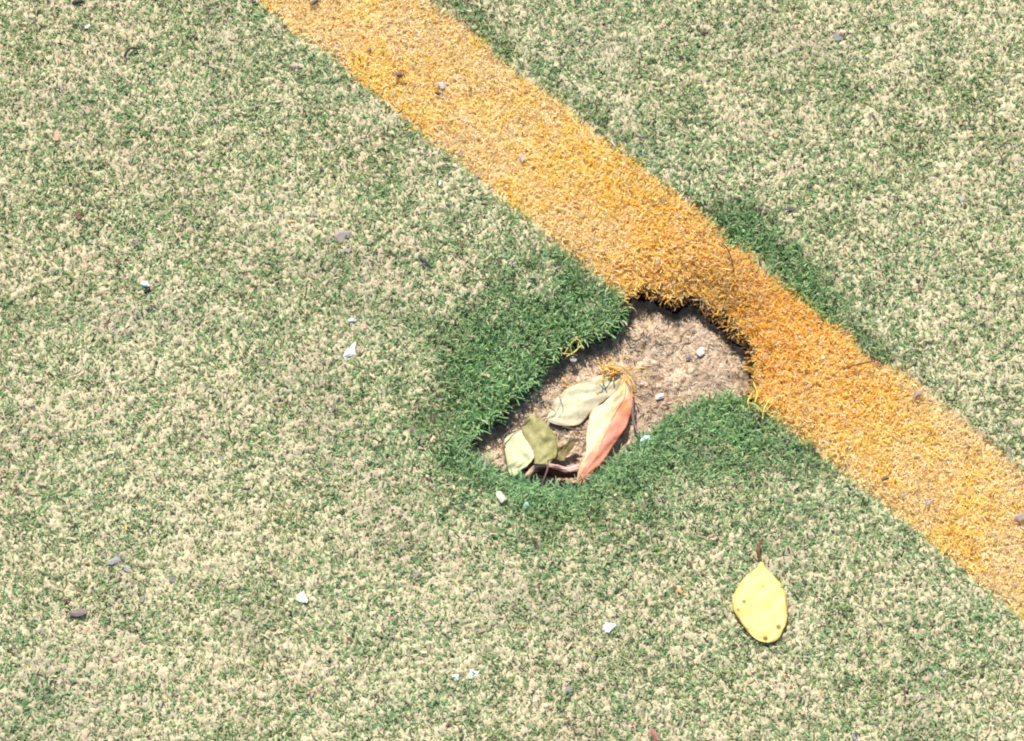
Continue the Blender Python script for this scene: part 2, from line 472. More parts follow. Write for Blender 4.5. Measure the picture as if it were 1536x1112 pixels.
# frayed dark and yellow fibres leaning over the rim
rim2 = np.array(resample(HOLE, 0.7)); N = len(rim2)
pts = np.array([P(a_, b_)[:] for a_, b_ in rim2])
inl = line_sd(rim2[:, 0], rim2[:, 1]) > -4
dirx, diry = cxh - pts[:, 0], cyh - pts[:, 1]
azi = np.arctan2(diry, dirx) + RNG.uniform(-1.0, 1.0, N)
pts[:, 2] = sand_base(rim2[:, 0], rim2[:, 1]) - RNG.uniform(0.0005, 0.004, N)
pts[:, :2] += RNG.normal(0, 0.0006, (N, 2))
cg = mixcol([(0.12, 0.31, 0.13), (0.08, 0.2, 0.09), (0.13, 0.10, 0.06), (0.05, 0.04, 0.03)], [4, 3, 1.5, 1], N)
cy = mixcol([(0.5, 0.28, 0.07), (0.10, 0.06, 0.035), (0.05, 0.035, 0.03), (0.24, 0.14, 0.07), (0.78, 0.45, 0.10)], [2, 2.4, 2, 2, 1.6], N)
col = np.where(inl[:, None], cy, cg)
v, q, c = ribbons(pts, RNG.uniform(0.0025, 0.0062, N), RNG.uniform(0.0004, 0.0008, N), azi, RNG.uniform(0.2, 1.3, N), RNG.uniform(0, 1.2, N), col, 3)
tag(link('frayed_fibres', np_mesh('frayed_fibres', v, q, c), M_blade),
    'frayed fibres along the torn rim of the hole', 'fibres', kind='stuff')

# dead matted fibres lying on the underlay
x, y = scatter(c0.x, c1.x, c0.y, c1.y, 0.95)
px, py = to_map(x, y)
k = (sdist(px, py, HOLE) < 4) & ~((line_sd(px, py) > -14) & (sdist(px, py, HOLE) > -16))
x, y = x[k], y[k]; N = len(x)
col = mixcol([(0.60, 0.46, 0.31), (0.54, 0.39, 0.25), (0.36, 0.24, 0.15), (0.72, 0.60, 0.44), (0.10, 0.075, 0.06), (0.40, 0.35, 0.31)], [3.4, 3.6, 3.4, 2.4, 1.6, 1.6], N)
ptc = (0.62 + 0.5 * vnoise(x, y, 0.009, 7))[:, None]; col = col * ptc
zz = HOLE_Z + (vnoise(x, y, 0.011, 1) - 0.5) * 0.0035 + (vnoise(x, y, 0.004, 2) - 0.5) * 0.002
v, q, c = ribbons(np.stack([x, y, zz + 0.0002], 1), RNG.uniform(0.0008, 0.0034, N), RNG.uniform(0.0002, 0.00055, N), RNG.uniform(0, 6.28, N),
                  RNG.uniform(1.0, 1.5, N), RNG.uniform(-.3, .5, N), col, 3)
tag(link('matted_fibres', np_mesh('matted_fibres', v, q, c), M_under),
    'dry brown and grey matted fibres on the bare floor of the hole', 'debris', kind='stuff')

# loose sand grains lying on everything
def grains(x, y, z, size, col):
    N = len(x)
    o = np.array([(1, 0, 0), (-.5, .87, 0), (-.5, -.87, 0), (0, 0, 1.0), (0, 0, -1.0)])
    r = RNG.uniform(0.6, 1.2, (N, 5, 1)) * size[:, None, None]
    a_ = RNG.uniform(0, 6.28, N)
    ca_, sa_ = np.cos(a_)[:, None], np.sin(a_)[:, None]
    V = np.zeros((N, 5, 3))
    V[:, :, 0] = ca_ * o[:, 0] - sa_ * o[:, 1]; V[:, :, 1] = sa_ * o[:, 0] + ca_ * o[:, 1]; V[:, :, 2] = o[:, 2] * 0.75
    V = V * r; V[:, :, 0] += x[:, None]; V[:, :, 1] += y[:, None]; V[:, :, 2] += z[:, None]
    t3 = np.array([(0, 1, 3), (1, 2, 3), (2, 0, 3), (1, 0, 4), (2, 1, 4), (0, 2, 4)])
    q = ((np.arange(N) * 5)[:, None, None] + t3[None]).reshape(-1, 3)
    return V.reshape(-1, 3), q, np.repeat(col, 5, 0)
x, y = scatter(-0.26, 0.26, -0.215, 0.215, 0.50)
px, py = to_map(x, y)
R = ring_f(px, py); S = sandy(px, py); L = line_sd(px, py); h = sdist(px, py, HOLE)
on = L > 0
p = 0.75 * np.clip(0.10 + 1.0 * S, 0, 1) * (1 - 0.95 * R)
fresh = np.exp(-(((px - 1130) / 240) ** 2 + ((py - 470) / 200) ** 2))
p = np.where(on, (0.45 * (1 - fresh)) * sstep(0.3, 0.8, vnoise(px, py, 60, 6)), p)
k = (RNG.random(len(x)) < p) & (h > 4)
x, y, px, py, R, on = x[k], y[k], px[k], py[k], R[k], on[k]; N = len(x)
z = sand_base(px, py, R) + fine(x, y) + RNG.uniform(0.0000, 0.0012, N) + 0.0008 * on
col = mixcol([(0.46, 0.385, 0.26), (0.53, 0.465, 0.33), (0.42, 0.32, 0.22), (0.33, 0.28, 0.23), (0.62, 0.60, 0.55), (0.20, 0.18, 0.18)], [5, 4, 2, 1, .5, .3], N, 0.1)
v, q, c = grains(x, y, z, RNG.uniform(0.00030, 0.00075, N), col)
tag(link('sand_grains', np_mesh('sand_grains', v, q, c), M_sand),
    'loose pale sand grains scattered over the worn turf', 'sand', kind='stuff')

# ------------------------------------------------------------------ leaves
def cr(pts, n):
    """Catmull-Rom resample of a list of tuples"""
    pts = np.array(pts, float); m = len(pts)
    ext = np.vstack([2 * pts[0] - pts[1], pts, 2 * pts[-1] - pts[-2]])
    out = []
    for s in np.linspace(0, m - 1, n):
        i = min(int(s), m - 2); t = s - i
        p0, p1, p2, p3 = ext[i:i + 4]
        out.append(0.5 * ((2 * p1) + (-p0 + p2) * t + (2 * p0 - 5 * p1 + 4 * p2 - p3) * t * t + (-p0 + 3 * p1 - 3 * p2 + p3) * t ** 3))
    return np.array(out)

def leaf_blade(name, parent, base, rowsL, rowsR, colf, nu=64, nv=33, curl=0.0, crease=0.0, jag=0.0, thick=0.00028, mat=None, wb=3.0, relief=1.0, veins=.5, blot=1.6):
    """rowsL/rowsR: (px, py, height above 'base') along the two margins, stalk end to tip"""
    A, Bm = cr(rowsL, nu), cr(rowsR, nu)
    V, C = [], []
    for i in range(nu):
        u = i / (nu - 1)
        wob = [wb * (n2(i * 1.7 + k_ * 300, 0, 5.0, 2) - .5) for k_ in (0, 1)]
        for j in range(nv):
            t = j / (nv - 1)
            jj = jag * (random.random() - .5) if j in (0, nv - 1) else 0
            pxx = A[i, 0] * (1 - t) + Bm[i, 0] * t + jj; pyy = A[i, 1] * (1 - t) + Bm[i, 1] * t + jj
            wt = wob[0] * (1 - t) ** 2 + wob[1] * t * t; pxx += wt; pyy += wt * .6
            z = A[i, 2] * (1 - t) + Bm[i, 2] * t
            wv = math.hypot(A[i, 0] - Bm[i, 0], A[i, 1] - Bm[i, 1]) / 60
            z += curl * .8 * 4 * t * (1 - t) * wv + crease * (abs(t - .5) * 2 - 1) * wv
            z += 0.00025 * math.sin(u * 23 + t * 5) * math.sin(t * 9 + u * 4) + relief * (n2(pxx, pyy, 13, 4) - .5) * .0022 * min(1, 6 * u, 6 * (1 - u))
            V.append(P(pxx, pyy, base + z) - parent.location)
            c_ = colf(u, t, pxx, pyy)
            m_ = abs(t - .5)
            if veins:
                if m_ < .035: c_ = lerp(c_, [q_ * 1.12 for q_ in c_], .8)
                sv = math.sin((u * 13 - m_ * 5) * 2 * math.pi)
                if sv > .82: c_ = lerp(c_, [q_ * .86 for q_ in c_], veins)
            bl = n2(pxx, pyy, 7, 7)
            if bl > .78: c_ = lerp(c_, (0.36, 0.24, 0.10), (bl - .78) * blot)
            C.append([min(.95, q_) for q_ in c_])
    q = [[i * nv + j, i * nv + j + 1, (i + 1) * nv + j + 1, (i + 1) * nv + j] for i in range(nu - 1) for j in range(nv - 1)]
    me = np_mesh(name, np.array([v[:] for v in V]), q, np.array(C), True)
    o = link(name, me, mat or M_leaf, parent)
    s = o.modifiers.new('thickness', 'SOLIDIFY'); s.thickness = thick; s.offset = 0
    return o

def tube(name, parent, pts, rad, col, mat=None, sides=6):
    """pts: (x,y,z) world; rad scalar or list"""
    pts = [Vector(p) for p in pts]; n = len(pts)
    rads = rad if isinstance(rad, (list, tuple)) else [rad] * n
    V, q, C = [], [], []
    off = parent.location if parent is not None else Vector()
    for i, p in enumerate(pts):
        d = (pts[min(i + 1, n - 1)] - pts[max(i - 1, 0)]).normalized()
        a_ = d.cross(Vector((0, 0, 1)))
        if a_.length < 1e-4: a_ = d.cross(Vector((1, 0, 0)))
        a_.normalize(); b_ = d.cross(a_)
        for k in range(sides):
            t = 2 * math.pi * k / sides
            V.append((p + (a_ * math.cos(t) + b_ * math.sin(t)) * rads[i] - off)[:])
            s = random.uniform(.85, 1.15); C.append([min(1, c_ * s) for c_ in col])
    for i in range(n - 1):
        for k in range(sides):
            q.append([i * sides + k, i * sides + (k + 1) % sides, (i + 1) * sides + (k + 1) % sides, (i + 1) * sides + k])
    for s in (0, (n - 1) * sides):
        q.append([s, s + 1, s + 2, s + 3]); q.append([s, s + 3, s + 4, s + 5])
    me = np_mesh(name, np.array(V), q, np.array(C), True)
    return link(name, me, mat or M_fib, parent)

def thing(name, px, py, z, label, cat, group=None):
    o = bpy.data.objects.new(name, None); scn.collection.objects.link(o)
    o.location = P(px, py, z); o.empty_display_size = 0.005
    return tag(o, label, cat, group)

def lerp(a_, b_, t):
    t = max(0, min(1, t)); return [a_[i] * (1 - t) + b_[i] * t for i in range(3)]

def vein(parent, base, pts, rad, col, name='midrib', lift=0.0001):
    p3 = cr(pts, 24)
    return tube(name, parent, [P(a_[0], a_[1], base + a_[2] + lift) for a_ in p3], rad, col, M_leaf)

def n2(x, y, s, k): return float(vnoise(np.array([x]), np.array([y]), s, k)[0])

FL = HOLE_Z
# A: pale sage gum leaf lying across
t = thing('gum_leaf', 880, 600, FL, 'pale sage green gum leaf lying flat, tip tucked under the loose yellow fibres', 'leaf')
def colA(u, v, x, y):
    c_ = lerp((0.68, 0.63, 0.40), (0.62, 0.59, 0.37), n2(x, y, 30, 1))
    if abs(v - .5) < .02 and u < .62: c_ = lerp(c_, (0.42, 0.40, 0.22), .55)
    if v > 0.56: c_ = lerp(c_, (0.56, 0.50, 0.33), min(1, (v - .56) * 8))  # lower half painted duller: shade of the half tilted away, put into its colour
    if n2(x, y, 5, 3) > 0.86: c_ = lerp(c_, (0.42, 0.38, 0.2), .5)
    if v < .03 or v > .97: c_ = lerp(c_, (0.4, 0.3, 0.15), .5)
    return c_
leaf_blade('blade', t, FL,
    [(932, 558, .0060), (914, 558, .0062), (894, 566, .0060), (872, 574, .0055), (852, 583, .0050), (836, 596, .0045), (826, 612, .0038), (820, 628, .003)],
    [(933, 560, .0060), (931, 576, .0048), (918, 592, .0034), (901, 606, .0026), (885, 620, .0020), (868, 637, .0016), (842, 639, .0020), (821, 632, .003)],
    colA, nv=41, curl=0.0010, crease=0.0007, relief=.35, wb=2.0)

# B: cream and salmon leaf
t = thing('gum_leaf', 905, 650, FL, 'long cream leaf blushing salmon pink along its right edge, with an orange red spot', 'leaf')
def colB(u, v, x, y):
    cream = (0.84, 0.69, 0.39); salmon = (0.78, 0.29, 0.185)
    k_ = 0.16 + (v - 0.34) * 3.0 + (u - 0.55) * 1.3 + (n2(x, y, 14, 2) - .5) * .5
    if u > .62: k_ += (u - .62) * 3.0
    if u < .45: k_ -= (0.45 - u) * 1.2
    c_ = lerp(cream, salmon, k_ * 0.85)
    d = math.hypot((x - 936) / 11, (y - 611) / 13) + (n2(x, y, 5, 4) - .5) * .5
    c_ = lerp(c_, (0.78, 0.25, 0.10), (1.15 - d) * 1.6)
    if abs(d - 1.45) < .22 and x < 934: c_ = lerp(c_, (0.62, 0.40, 0.18), .6)
    if u < 0.2: c_ = lerp((0.72, 0.42, 0.12), c_, u / .2 + (n2(x, y, 6, 5) - .5))
    if v > .96 or v < .04: c_ = lerp(c_, (0.45, 0.2, 0.1), .45)
    if n2(x, y, 3.5, 6) > .93: c_ = lerp(c_, (0.4, 0.25, 0.12), .4)
    return c_
leaf_blade('blade', t, FL,
    [(934, 563, .0082), (928, 580, .0082), (908, 603, .0080), (890, 614, .0082), (883, 632, .0086), (879, 654, .0090), (878, 680, .0092), (869, 703, .0092), (865, 724, .0080)],
    [(940, 563, .0072), (948, 580, .0062), (950, 600, .0054), (947, 619, .0052), (939, 640, .0054), (926, 659, .0056), (911, 682, .0058), (892, 706, .0062), (866, 727, .0076)],
    colB, nu=80, wb=2.0, nv=41, veins=.25, relief=.5, blot=.8, curl=0.0012)
vein(t, FL, [(937, 568, .0084), (937, 590, .0080), (926, 612, .0078), (914, 635, .0080), (903, 660, .0083), (889, 690, .0084), (868, 722, .0080)], 0.00014, (0.84, 0.62, 0.38), lift=0.0001)

# C: pale round leaf on the left
t = thing('broad_leaf', 778, 682, FL, 'pale green broad leaf standing on edge at the left end of the hole', 'leaf')
def colC(u, v, x, y):
    c_ = lerp((0.52, 0.53, 0.29), (0.62, 0.61, 0.37), n2(x, y, 15, 2))
    if v < .05: c_ = lerp(c_, (0.30, 0.22, 0.1), .6)
    if n2(x, y, 4, 5) > .88: c_ = lerp(c_, (0.45, 0.42, 0.2), .4)
    return c_
leaf_blade('blade', t, FL,
    [(772, 648, .0048), (758, 657, .0040), (756, 672, .0036), (757, 690, .0036), (760, 703, .0040), (766, 714, .0050)],
    [(783, 645, .0062), (788, 658, .0074), (797, 672, .0086), (801, 685, .0090), (790, 699, .0084), (770, 715, .0060)],
    colC, curl=0.0016)

# D: olive curled leaf with a withered tail
t = thing('broad_leaf', 815, 660, FL, 'olive green curled leaf with a shrivelled brown tail, between the pale leaves', 'leaf')
def colD(u, v, x, y):
    c_ = lerp((0.25, 0.23, 0.075), (0.38, 0.34, 0.13), n2(x, y, 13, 3))
    c_ = lerp(c_, (0.24, 0.20, 0.08), max(0, .28 - v) * 2.6)
    if n2(x, y, 5, 6) > .8: c_ = lerp(c_, (0.46, 0.42, 0.18), .5)
    return c_
leaf_blade('blade', t, FL,
    [(791, 622, .0090), (784, 638, .0078), (785, 655, .0070), (793, 670, .0076), (800, 682, .0086), (801, 696, .0094)],
    [(795, 622, .0092), (815, 632, .0086), (829, 648, .0078), (836, 668, .0070), (833, 686, .0072), (822, 697, .0084)],
    colD, nv=25, curl=0.0030)
leaf_blade('tail', t, FL,
    [(826, 668, .0070), (838, 670, .0068), (850, 664, .0072), (858, 659, .0078), (867, 658, .0082)],
    [(824, 690, .0060), (836, 690, .0052), (846, 692, .0048), (853, 678, .0062), (868, 661, .0082)],
    lambda u, v, x, y: lerp((0.34, 0.28, 0.10), (0.16, 0.10, 0.05), u * .8 + (n2(x, y, 4, 3) - .4) + v * .3), nu=24, nv=11, curl=-0.003, jag=2.0)

# E: pink rolled edge of a leaf at the lip
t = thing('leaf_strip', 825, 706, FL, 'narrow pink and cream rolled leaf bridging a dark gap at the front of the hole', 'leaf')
def colE(u, v, x, y):
    return lerp((0.66, 0.47, 0.26), (0.78, 0.44, 0.36), u * 1.8 + (n2(x, y, 6, 3) - .5) * .6)
leaf_blade('blade', t, FL,
    [(783, 716, .0062), (792, 706, .0076), (803, 697, .0086), (818, 695, .0090), (834, 697, .0090), (850, 701, .0088), (868, 697, .0086)],
    [(783, 721, .0050), (796, 712, .0062), (806, 703, .0076), (819, 700, .0080), (834, 703, .0080), (851, 708, .0078), (868, 708, .0078)],
    colE, nu=36, nv=9, curl=0.004)
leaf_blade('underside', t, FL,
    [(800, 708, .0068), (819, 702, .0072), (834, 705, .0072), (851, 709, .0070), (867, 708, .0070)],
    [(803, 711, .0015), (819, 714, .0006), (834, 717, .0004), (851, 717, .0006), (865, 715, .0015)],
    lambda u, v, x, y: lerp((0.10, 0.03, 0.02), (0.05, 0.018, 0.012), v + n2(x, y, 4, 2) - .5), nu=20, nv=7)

# F: bright yellow leaf on the turf
t = thing('yellow_leaf', 1141, 905, 0.0, 'bright yellow oval leaf with tiny dark specks and brown stalk, lying on the sandy turf', 'leaf')
spots = [(1116, 903, 4.2), (1107, 915, 3.2), (1168, 941, 5.0), (1148, 958, 4.4), (1127, 909, 1.8), (1145, 880, 1.6), (1157, 873, 1.7), (1122, 944, 1.5)]
def colF(u, v, x, y):
    c_ = lerp((0.80, 0.64, 0.19), (0.84, 0.69, 0.235), n2(x, y, 20, 2))
    e = min(v, 1 - v)
    c_ = lerp((0.74, 0.50, 0.10), c_, e * 9 + (n2(x, y, 9, 3) - .3) * .6)
    if e < .035 or u > .975: c_ = lerp(c_, (0.40, 0.23, 0.07), (.8 if u > .45 else .35) * (.5 + n2(x, y, 5, 3)))  # browned margin, stronger toward the tip, with the leaf's shadow painted in
    if abs(v - .5) < .014 and u < .85: c_ = lerp(c_, (0.72, 0.56, 0.14), .55)
    for sx, sy, sr in spots:
        d = math.hypot(x - sx, y - sy) / sr
        if d < 1.2: c_ = lerp((0.22, 0.15, 0.04), c_, (d - .5) * 1.6)
    return c_
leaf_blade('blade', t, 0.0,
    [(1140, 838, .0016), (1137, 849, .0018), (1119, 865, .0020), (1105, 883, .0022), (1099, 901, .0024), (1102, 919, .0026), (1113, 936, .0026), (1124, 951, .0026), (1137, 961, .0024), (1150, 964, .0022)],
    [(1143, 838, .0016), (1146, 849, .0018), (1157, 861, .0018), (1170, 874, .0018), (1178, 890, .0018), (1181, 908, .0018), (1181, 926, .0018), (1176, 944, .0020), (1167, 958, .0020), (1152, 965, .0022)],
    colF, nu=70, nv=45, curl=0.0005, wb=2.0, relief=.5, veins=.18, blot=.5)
vein(t, 0.0, [(1141, 838, .0019), (1142, 870, .0022), (1144, 905, .0024), (1148, 950, .0024)], [0.00032 - 0.00022 * i / 23 for i in range(24)], (0.80, 0.68, 0.18), lift=-0.0001)
s_ = tube('stalk', t, [P(*a_) for a_ in cr([(1141, 840, .0026), (1138, 830, .0030), (1138, 822, .0034), (1144, 808, .0026)], 10)], [.0007, .0007, .0008, .001, .0011, .001, .0008, .0006, .0005, .0003], (0.16, 0.07, 0.03), M_leaf)

# ------------------------------------------------------------------ twigs and loose fibres
def twig(pts, rad, col, label, cat='twig', name='twig', group=None, n=14):
    ps = cr(pts, n)
    r0 = [rad * (1 - .45 * abs(2 * i / (n - 1) - 1)) * random.uniform(.85, 1.15) for i in range(n)]
    org = P(*pts[0])
    V = [P(*a_) for a_ in ps]
    o = tube_at(name, org, V, r0, col)
    return tag(o, label, cat, group)

def tube_at(name, org, pts, rads, col, mat=None):
    o = tube(name, None, [p - org for p in pts], rads, col, mat)
    o.location = org
    return o

twig([(694, 689, -.004), (722, 680, -.006), (754, 663, -.006), (756, 654, -.006), (782, 632, -.004), (794, 624, -.002)], .00042, (0.16, 0.11, 0.09),
     'thin dark forked twig across the left end of the hole behind the broad leaves')
twig([(754, 664, -.006), (757, 680, -.007), (762, 708, -.006)], .00036, (0.14, 0.09, 0.07),
     'short dark twig running down the left margin of the pale broad leaf')
twig([(951, 596, -.006), (949, 615, -.006), (951, 634, -.0065), (957, 650, -.006), (961, 660, -.004)], .0007, (0.20, 0.14, 0.12),
     'brown stalk leaning beside the right edge of the salmon pink leaf')
twig([(822, 690, -.001), (821, 705, -.0015), (812, 728, -.004)], .0005, (0.22, 0.13, 0.11),
     'short dark stalk hanging over the pink rolled leaf at the front of the hole')
twig([(1082, 366, .003), (1090, 372, .0038), (1097, 388, .0036), (1101, 408, .003)], .00034, (0.10, 0.06, 0.03),
     'thin dark curved hair of root on the yellow line above the hole')
twig([(1264, 554, .0025), (1282, 548, .0036), (1300, 544, .0038), (1320, 540, .0028)], .0005, (0.22, 0.11, 0.05),
     'brown straight twig lying on the yellow line near its upper edge')
twig([(944, 508, -.0095), (955, 511, -.0092), (967, 503, -.0092)], .0005, (0.14, 0.10, 0.08),
     'small dark twig lying on the bare floor below the torn yellow lip')
twig([(1019, 515, -.010), (1026, 500, -.0085), (1044, 488, -.008)], .0004, (0.20, 0.15, 0.12),
     'thin brown root on the bare floor just left of the white stone')
twig([(1058, 478, -.006), (1060, 462, -.003), (1052, 450, 0)], .0004, (0.10, 0.08, 0.06),
     'thin dark root dangling from the torn yellow lip')
twig([(834, 622, -.008), (842, 600, -.005), (838, 588, -.007), (846, 576, -.008)], .00022, (0.42, 0.36, 0.3),
     'fine grey looping root at the left end of the sage green leaf')
twig([(815, 622, -.008), (806, 607, -.006), (822, 600, -.006), (832, 610, -.007), (820, 622, -.008)], .00022, (0.42, 0.36, 0.3),
     'small grey looped root beside the olive leaf tip')
twig([(843, 640, -.009), (868, 645, -.0085), (885, 642, -.009)], .0004, (0.2, 0.15, 0.1),
     'thin dark stem just below the sage green leaf')
twig([(186, 88, .001), (190, 78, .003), (198, 72, .0035), (211, 74, .0015)], .0008, (0.07, 0.075, 0.07),
     'small black curved sliver near the upper left corner of the turf')
twig([(628, 384, .0015), (636, 391, .0028), (648, 403, .0012)], .0009, (0.08, 0.09, 0.10),
     'small dark grey sliver on the turf above the dark green patch')

def fibre_clump(name, strands, label, col):
    org = P(*strands[0][0])
    e = bpy.data.objects.new(name, None); scn.collection.objects.link(e); e.location = org; e.empty_display_size = .004
    tag(e, label, 'fibres')
    for s in strands:
        p_ = [P(*a_) for a_ in cr(s, 12)]
        tube('strand', e, p_, random.uniform(.00016, .00036), [min(.9, c_ * random.uniform(.85, 1.1)) for c_ in col], M_fib, 6)
    return e

def wild(cx, cy, rx, ry, z, n, ln):
    out = []
    for _ in range(n):
        a_ = random.uniform(0, 6.28); x0_ = cx + random.uniform(-rx, rx); y0_ = cy + random.uniform(-ry, ry)
        p_ = []
        for k in range(5):
            p_.append((x0_, y0_, z + random.uniform(0, .003)))
            a_ += random.uniform(-.9, .9)
            x0_ += math.cos(a_) * ln / 4; y0_ += math.sin(a_) * ln / 4 * .8
        out.append(p_)
    return out
YC = (0.80, 0.46, 0.11)
fibre_clump('loose_fibres', wild(926, 556, 24, 6, FL + .006, 24, 24) + [
    [(905, 553, -.004), (915, 548, -.003), (930, 549, -.002), (942, 556, -.003), (952, 566, -.004), (970, 560, -.004)],
    [(936, 560, -.002), (944, 572, -.001), (948, 588, -.002), (945, 600, -.003)],
    [(938, 560, -.002), (950, 574, -.001), (953, 590, -.003)], [(931, 540, -.004), (938, 534, -.003), (948, 538, -.004)]],
    'tangle of loose orange yellow fibres at the top of the leaves in the hole', YC)
fibre_clump('loose_fibres', [
    [(846, 532, -.006), (852, 522, -.004), (862, 508, -.003)], [(862, 508, -.003), (870, 512, -.003), (873, 524, -.005)],
    [(838, 530, -.006), (852, 531, -.004), (866, 533, -.006)], [(858, 530, -.006), (856, 518, -.004), (866, 505, -.003)],
    [(850, 535, -.006), (862, 528, -.004), (872, 518, -.005)]],
    'few loose pale yellow fibres on the left rim of the hole', (0.80, 0.60, 0.20))
fibre_clump('loose_fibres', [
    [(1128, 590, -.001), (1122, 602, .001), (1124, 615, 0)], [(1128, 590, -.001), (1140, 580, .002), (1148, 592, .001), (1152, 606, .001)],
    [(1135, 612, 0), (1146, 618, .002), (1158, 606, .001)], [(1144, 628, 0), (1146, 614, .002), (1154, 600, .001), (1162, 596, 0)],
    [(1122, 604, 0), (1134, 608, .002), (1146, 622, .001)], [(1130, 574, -.002), (1136, 590, .001), (1132, 604, .001)],
    [(1150, 620, 0), (1162, 626, .002), (1172, 622, .001)]],
    'curly yellow fibres sticking out of the line at the right rim of the hole', (0.84, 0.60, 0.16))
fibre_clump('loose_fibres', wild(868, 578, 22, 6, FL + .002, 9, 24),
    'thin scattering of orange fibres along the upper edge of the sage green leaf', (0.72, 0.42, 0.14))

# ------------------------------------------------------------------ chips, pebbles and crumbs
def chip(name, px, py, wpx, hpx, rot, z, thick, col, label, cat, edgy=0.25, rough=0.7, sub=2, group=None, seed=None):
    if max(col) < .7:
        g_ = sum(col) / 3
        col = (col[0] * .74, (col[1] * .8 + g_ * .2) * .70, (col[2] * .55 + g_ * .45) * .62)
    rs = random.Random(seed if seed is not None else px * 31 + py)
    bm = bmesh.new()
    bmesh.ops.create_icosphere(bm, subdivisions=sub, radius=1)
    dirs = [Vector([rs.gauss(0, 1) for _ in range(3)]).normalized() for _ in range(14)]
    cut = [rs.uniform(.30, .80) for _ in dirs]
    for v_ in bm.verts:
        for d_, c_ in zip(dirs, cut):
            e_ = v_.co.dot(d_)
            if e_ > c_: v_.co -= d_ * (e_ - c_)
        v_.co *= 1 + rs.uniform(-edgy, edgy) * .35
    ca_, sa_ = math.cos(rot), math.sin(rot)
    sx, sy = wpx * MMPX / 2 * 1.12, hpx * MMPX / 2 * 1.12
    for v_ in bm.verts:
        x_, y_, z_ = v_.co.x * sx * 1.15, v_.co.y * sy * 1.15, v_.co.z * thick / 2
        v_.co = Vector((x_ * ca_ - y_ * sa_, x_ * sa_ + y_ * ca_, z_ + thick * .02 + x_ * rs.uniform(-.02, .02)))
    me = bpy.data.meshes.new(name); bm.to_mesh(me); bm.free()
    a_ = me.color_attributes.new('tint', 'FLOAT_COLOR', 'POINT')
    for i in range(len(me.vertices)):
        s = rs.uniform(.85, 1.12)
        a_.data[i].color = (*[min(.95, c_ * s) for c_ in col], 1)
    o = link(name, me, M_chip); o.location = P(px, py, z)
    return tag(o, label, cat, group)
M_chip = tint_mat('chip', 0.75, 0, 0.3, 0.15, 900)

GR = (0.25, 0.22, 0.21); DK = (0.06, 0.05, 0.05); WH = (0.72, 0.71, 0.70); TN = (0.60, 0.50, 0.40); BR = (0.22, 0.10, 0.06)
chip('pebble', 751, 745, 25, 18, -.7, .0012, .0045, (0.72, 0.61, 0.47), 'smooth tan pebble on the green turf below the hole', 'pebble', .1)
chip('stone', 1048, 528, 20, 13, .3, FL + .001, .003, (0.74, 0.68, 0.64), 'whitish stone on the bare floor at the right side of the hole', 'stone', .5)
chip('stone', 1033, 537, 12, 9, -.4, FL + .001, .003, (0.42, 0.40, 0.48), 'small bluish grey stone touching the whitish stone in the hole', 'stone', .5)
chip('paint_flake', 988, 595, 15, 10, .5, FL + .0018, .0022, (.72, .68, .65), 'white chip beside the rusty stain on the floor of the hole', 'chip', .5)
chip('pebble', 860, 541, 15, 10, .2, -.007, .003, (0.56, 0.52, 0.55), 'grey lilac pebble under the loose fibres on the left rim', 'pebble', .4)
chip('plastic_scrap', 969, 660, 24, 13, .2, -.0045, .0035, (0.55, 0.68, 0.74), 'pale blue white plastic scrap at the foot of the brown stalk, on the green rim', 'scrap', .6)
chip('plastic_scrap', 788, 760, 16, 14, .9, -.0015, .002, (0.40, 0.60, 0.58), 'faint bluish scrap among the green blades right of the tan pebble', 'scrap', .6)
chip('paint_flake', 527, 527, 26, 17, .9, .0009, .003, WH, 'bright white flake, largest on the turf left of the dark green patch', 'chip', .5)
chip('paint_flake', 527, 481, 12, 9, .1, .0009, .0018, WH, 'tiny white crumb just above the largest white flake', 'chip')
chip('paint_flake', 661, 274, 8, 11, .1, .0004, .0018, WH, 'tiny white crumb near the lower edge of the yellow line', 'chip')
chip('paint_flake', 455, 899, 16, 19, .1, .0009, .0022, (0.9, 0.9, 0.88), 'square white crumb on the turf at the lower left', 'chip', .3)
chip('paint_flake', 915, 942, 17, 16, .6, .0009, .0026, WH, 'white crumb on the turf to the left of the yellow leaf', 'chip', .4)
chip('paint_flake', 681, 1015, 13, 15, .3, .0004, .0022, WH, 'white crumb near the bottom edge, left of a frosted one', 'chip', .4)
chip('paint_flake', 709, 1011, 22, 14, .2, .0009, .0018, (0.66, 0.72, 0.70), 'frosted bluish crumb near the bottom edge, right of a white one', 'chip', .6)
chip('paint_flake', 130, 41, 9, 10, -.5, .0004, .002, WH, 'tiny white crumb near the top left corner', 'chip')
chip('stone_flake', 510, 352, 28, 20, .2, .0006, .0028, (0.42, 0.37, 0.34), 'flat grey brown flake in the middle of the left turf', 'flake', .4)
chip('stone_flake', 519, 376, 16, 12, .2, .0004, .0018, (0.34, 0.32, 0.28), 'small dull flake just under the flat grey brown one', 'flake', .4)
chip('stone_flake', 444, 100, 30, 13, .2, .0006, .0022, (0.50, 0.43, 0.34), 'beige sliver left of the top of the yellow line', 'flake', .4)
chip('stone_flake', 203, 364, 20, 15, .2, .0004, .0022, GR, 'grey flake above the black and white chip', 'flake', .4)
chip('stone_flake', 168, 498, 18, 14, .9, .0004, .0022, (0.42, 0.38, 0.36), 'pale grey flake below and left of the black and white chip', 'flake', .4)
chip('stone_flake', 120, 918, 28, 15, .15, .0012, .0035, (0.25, 0.21, 0.21), 'dark mauve grey stone at the lower left edge', 'stone', .3)
chip('stone_flake', 174, 842, 20, 15, .2, .001, .003, (0.40, 0.41, 0.43), 'blue grey flake on the left, above the dark mauve stone', 'flake', .4)
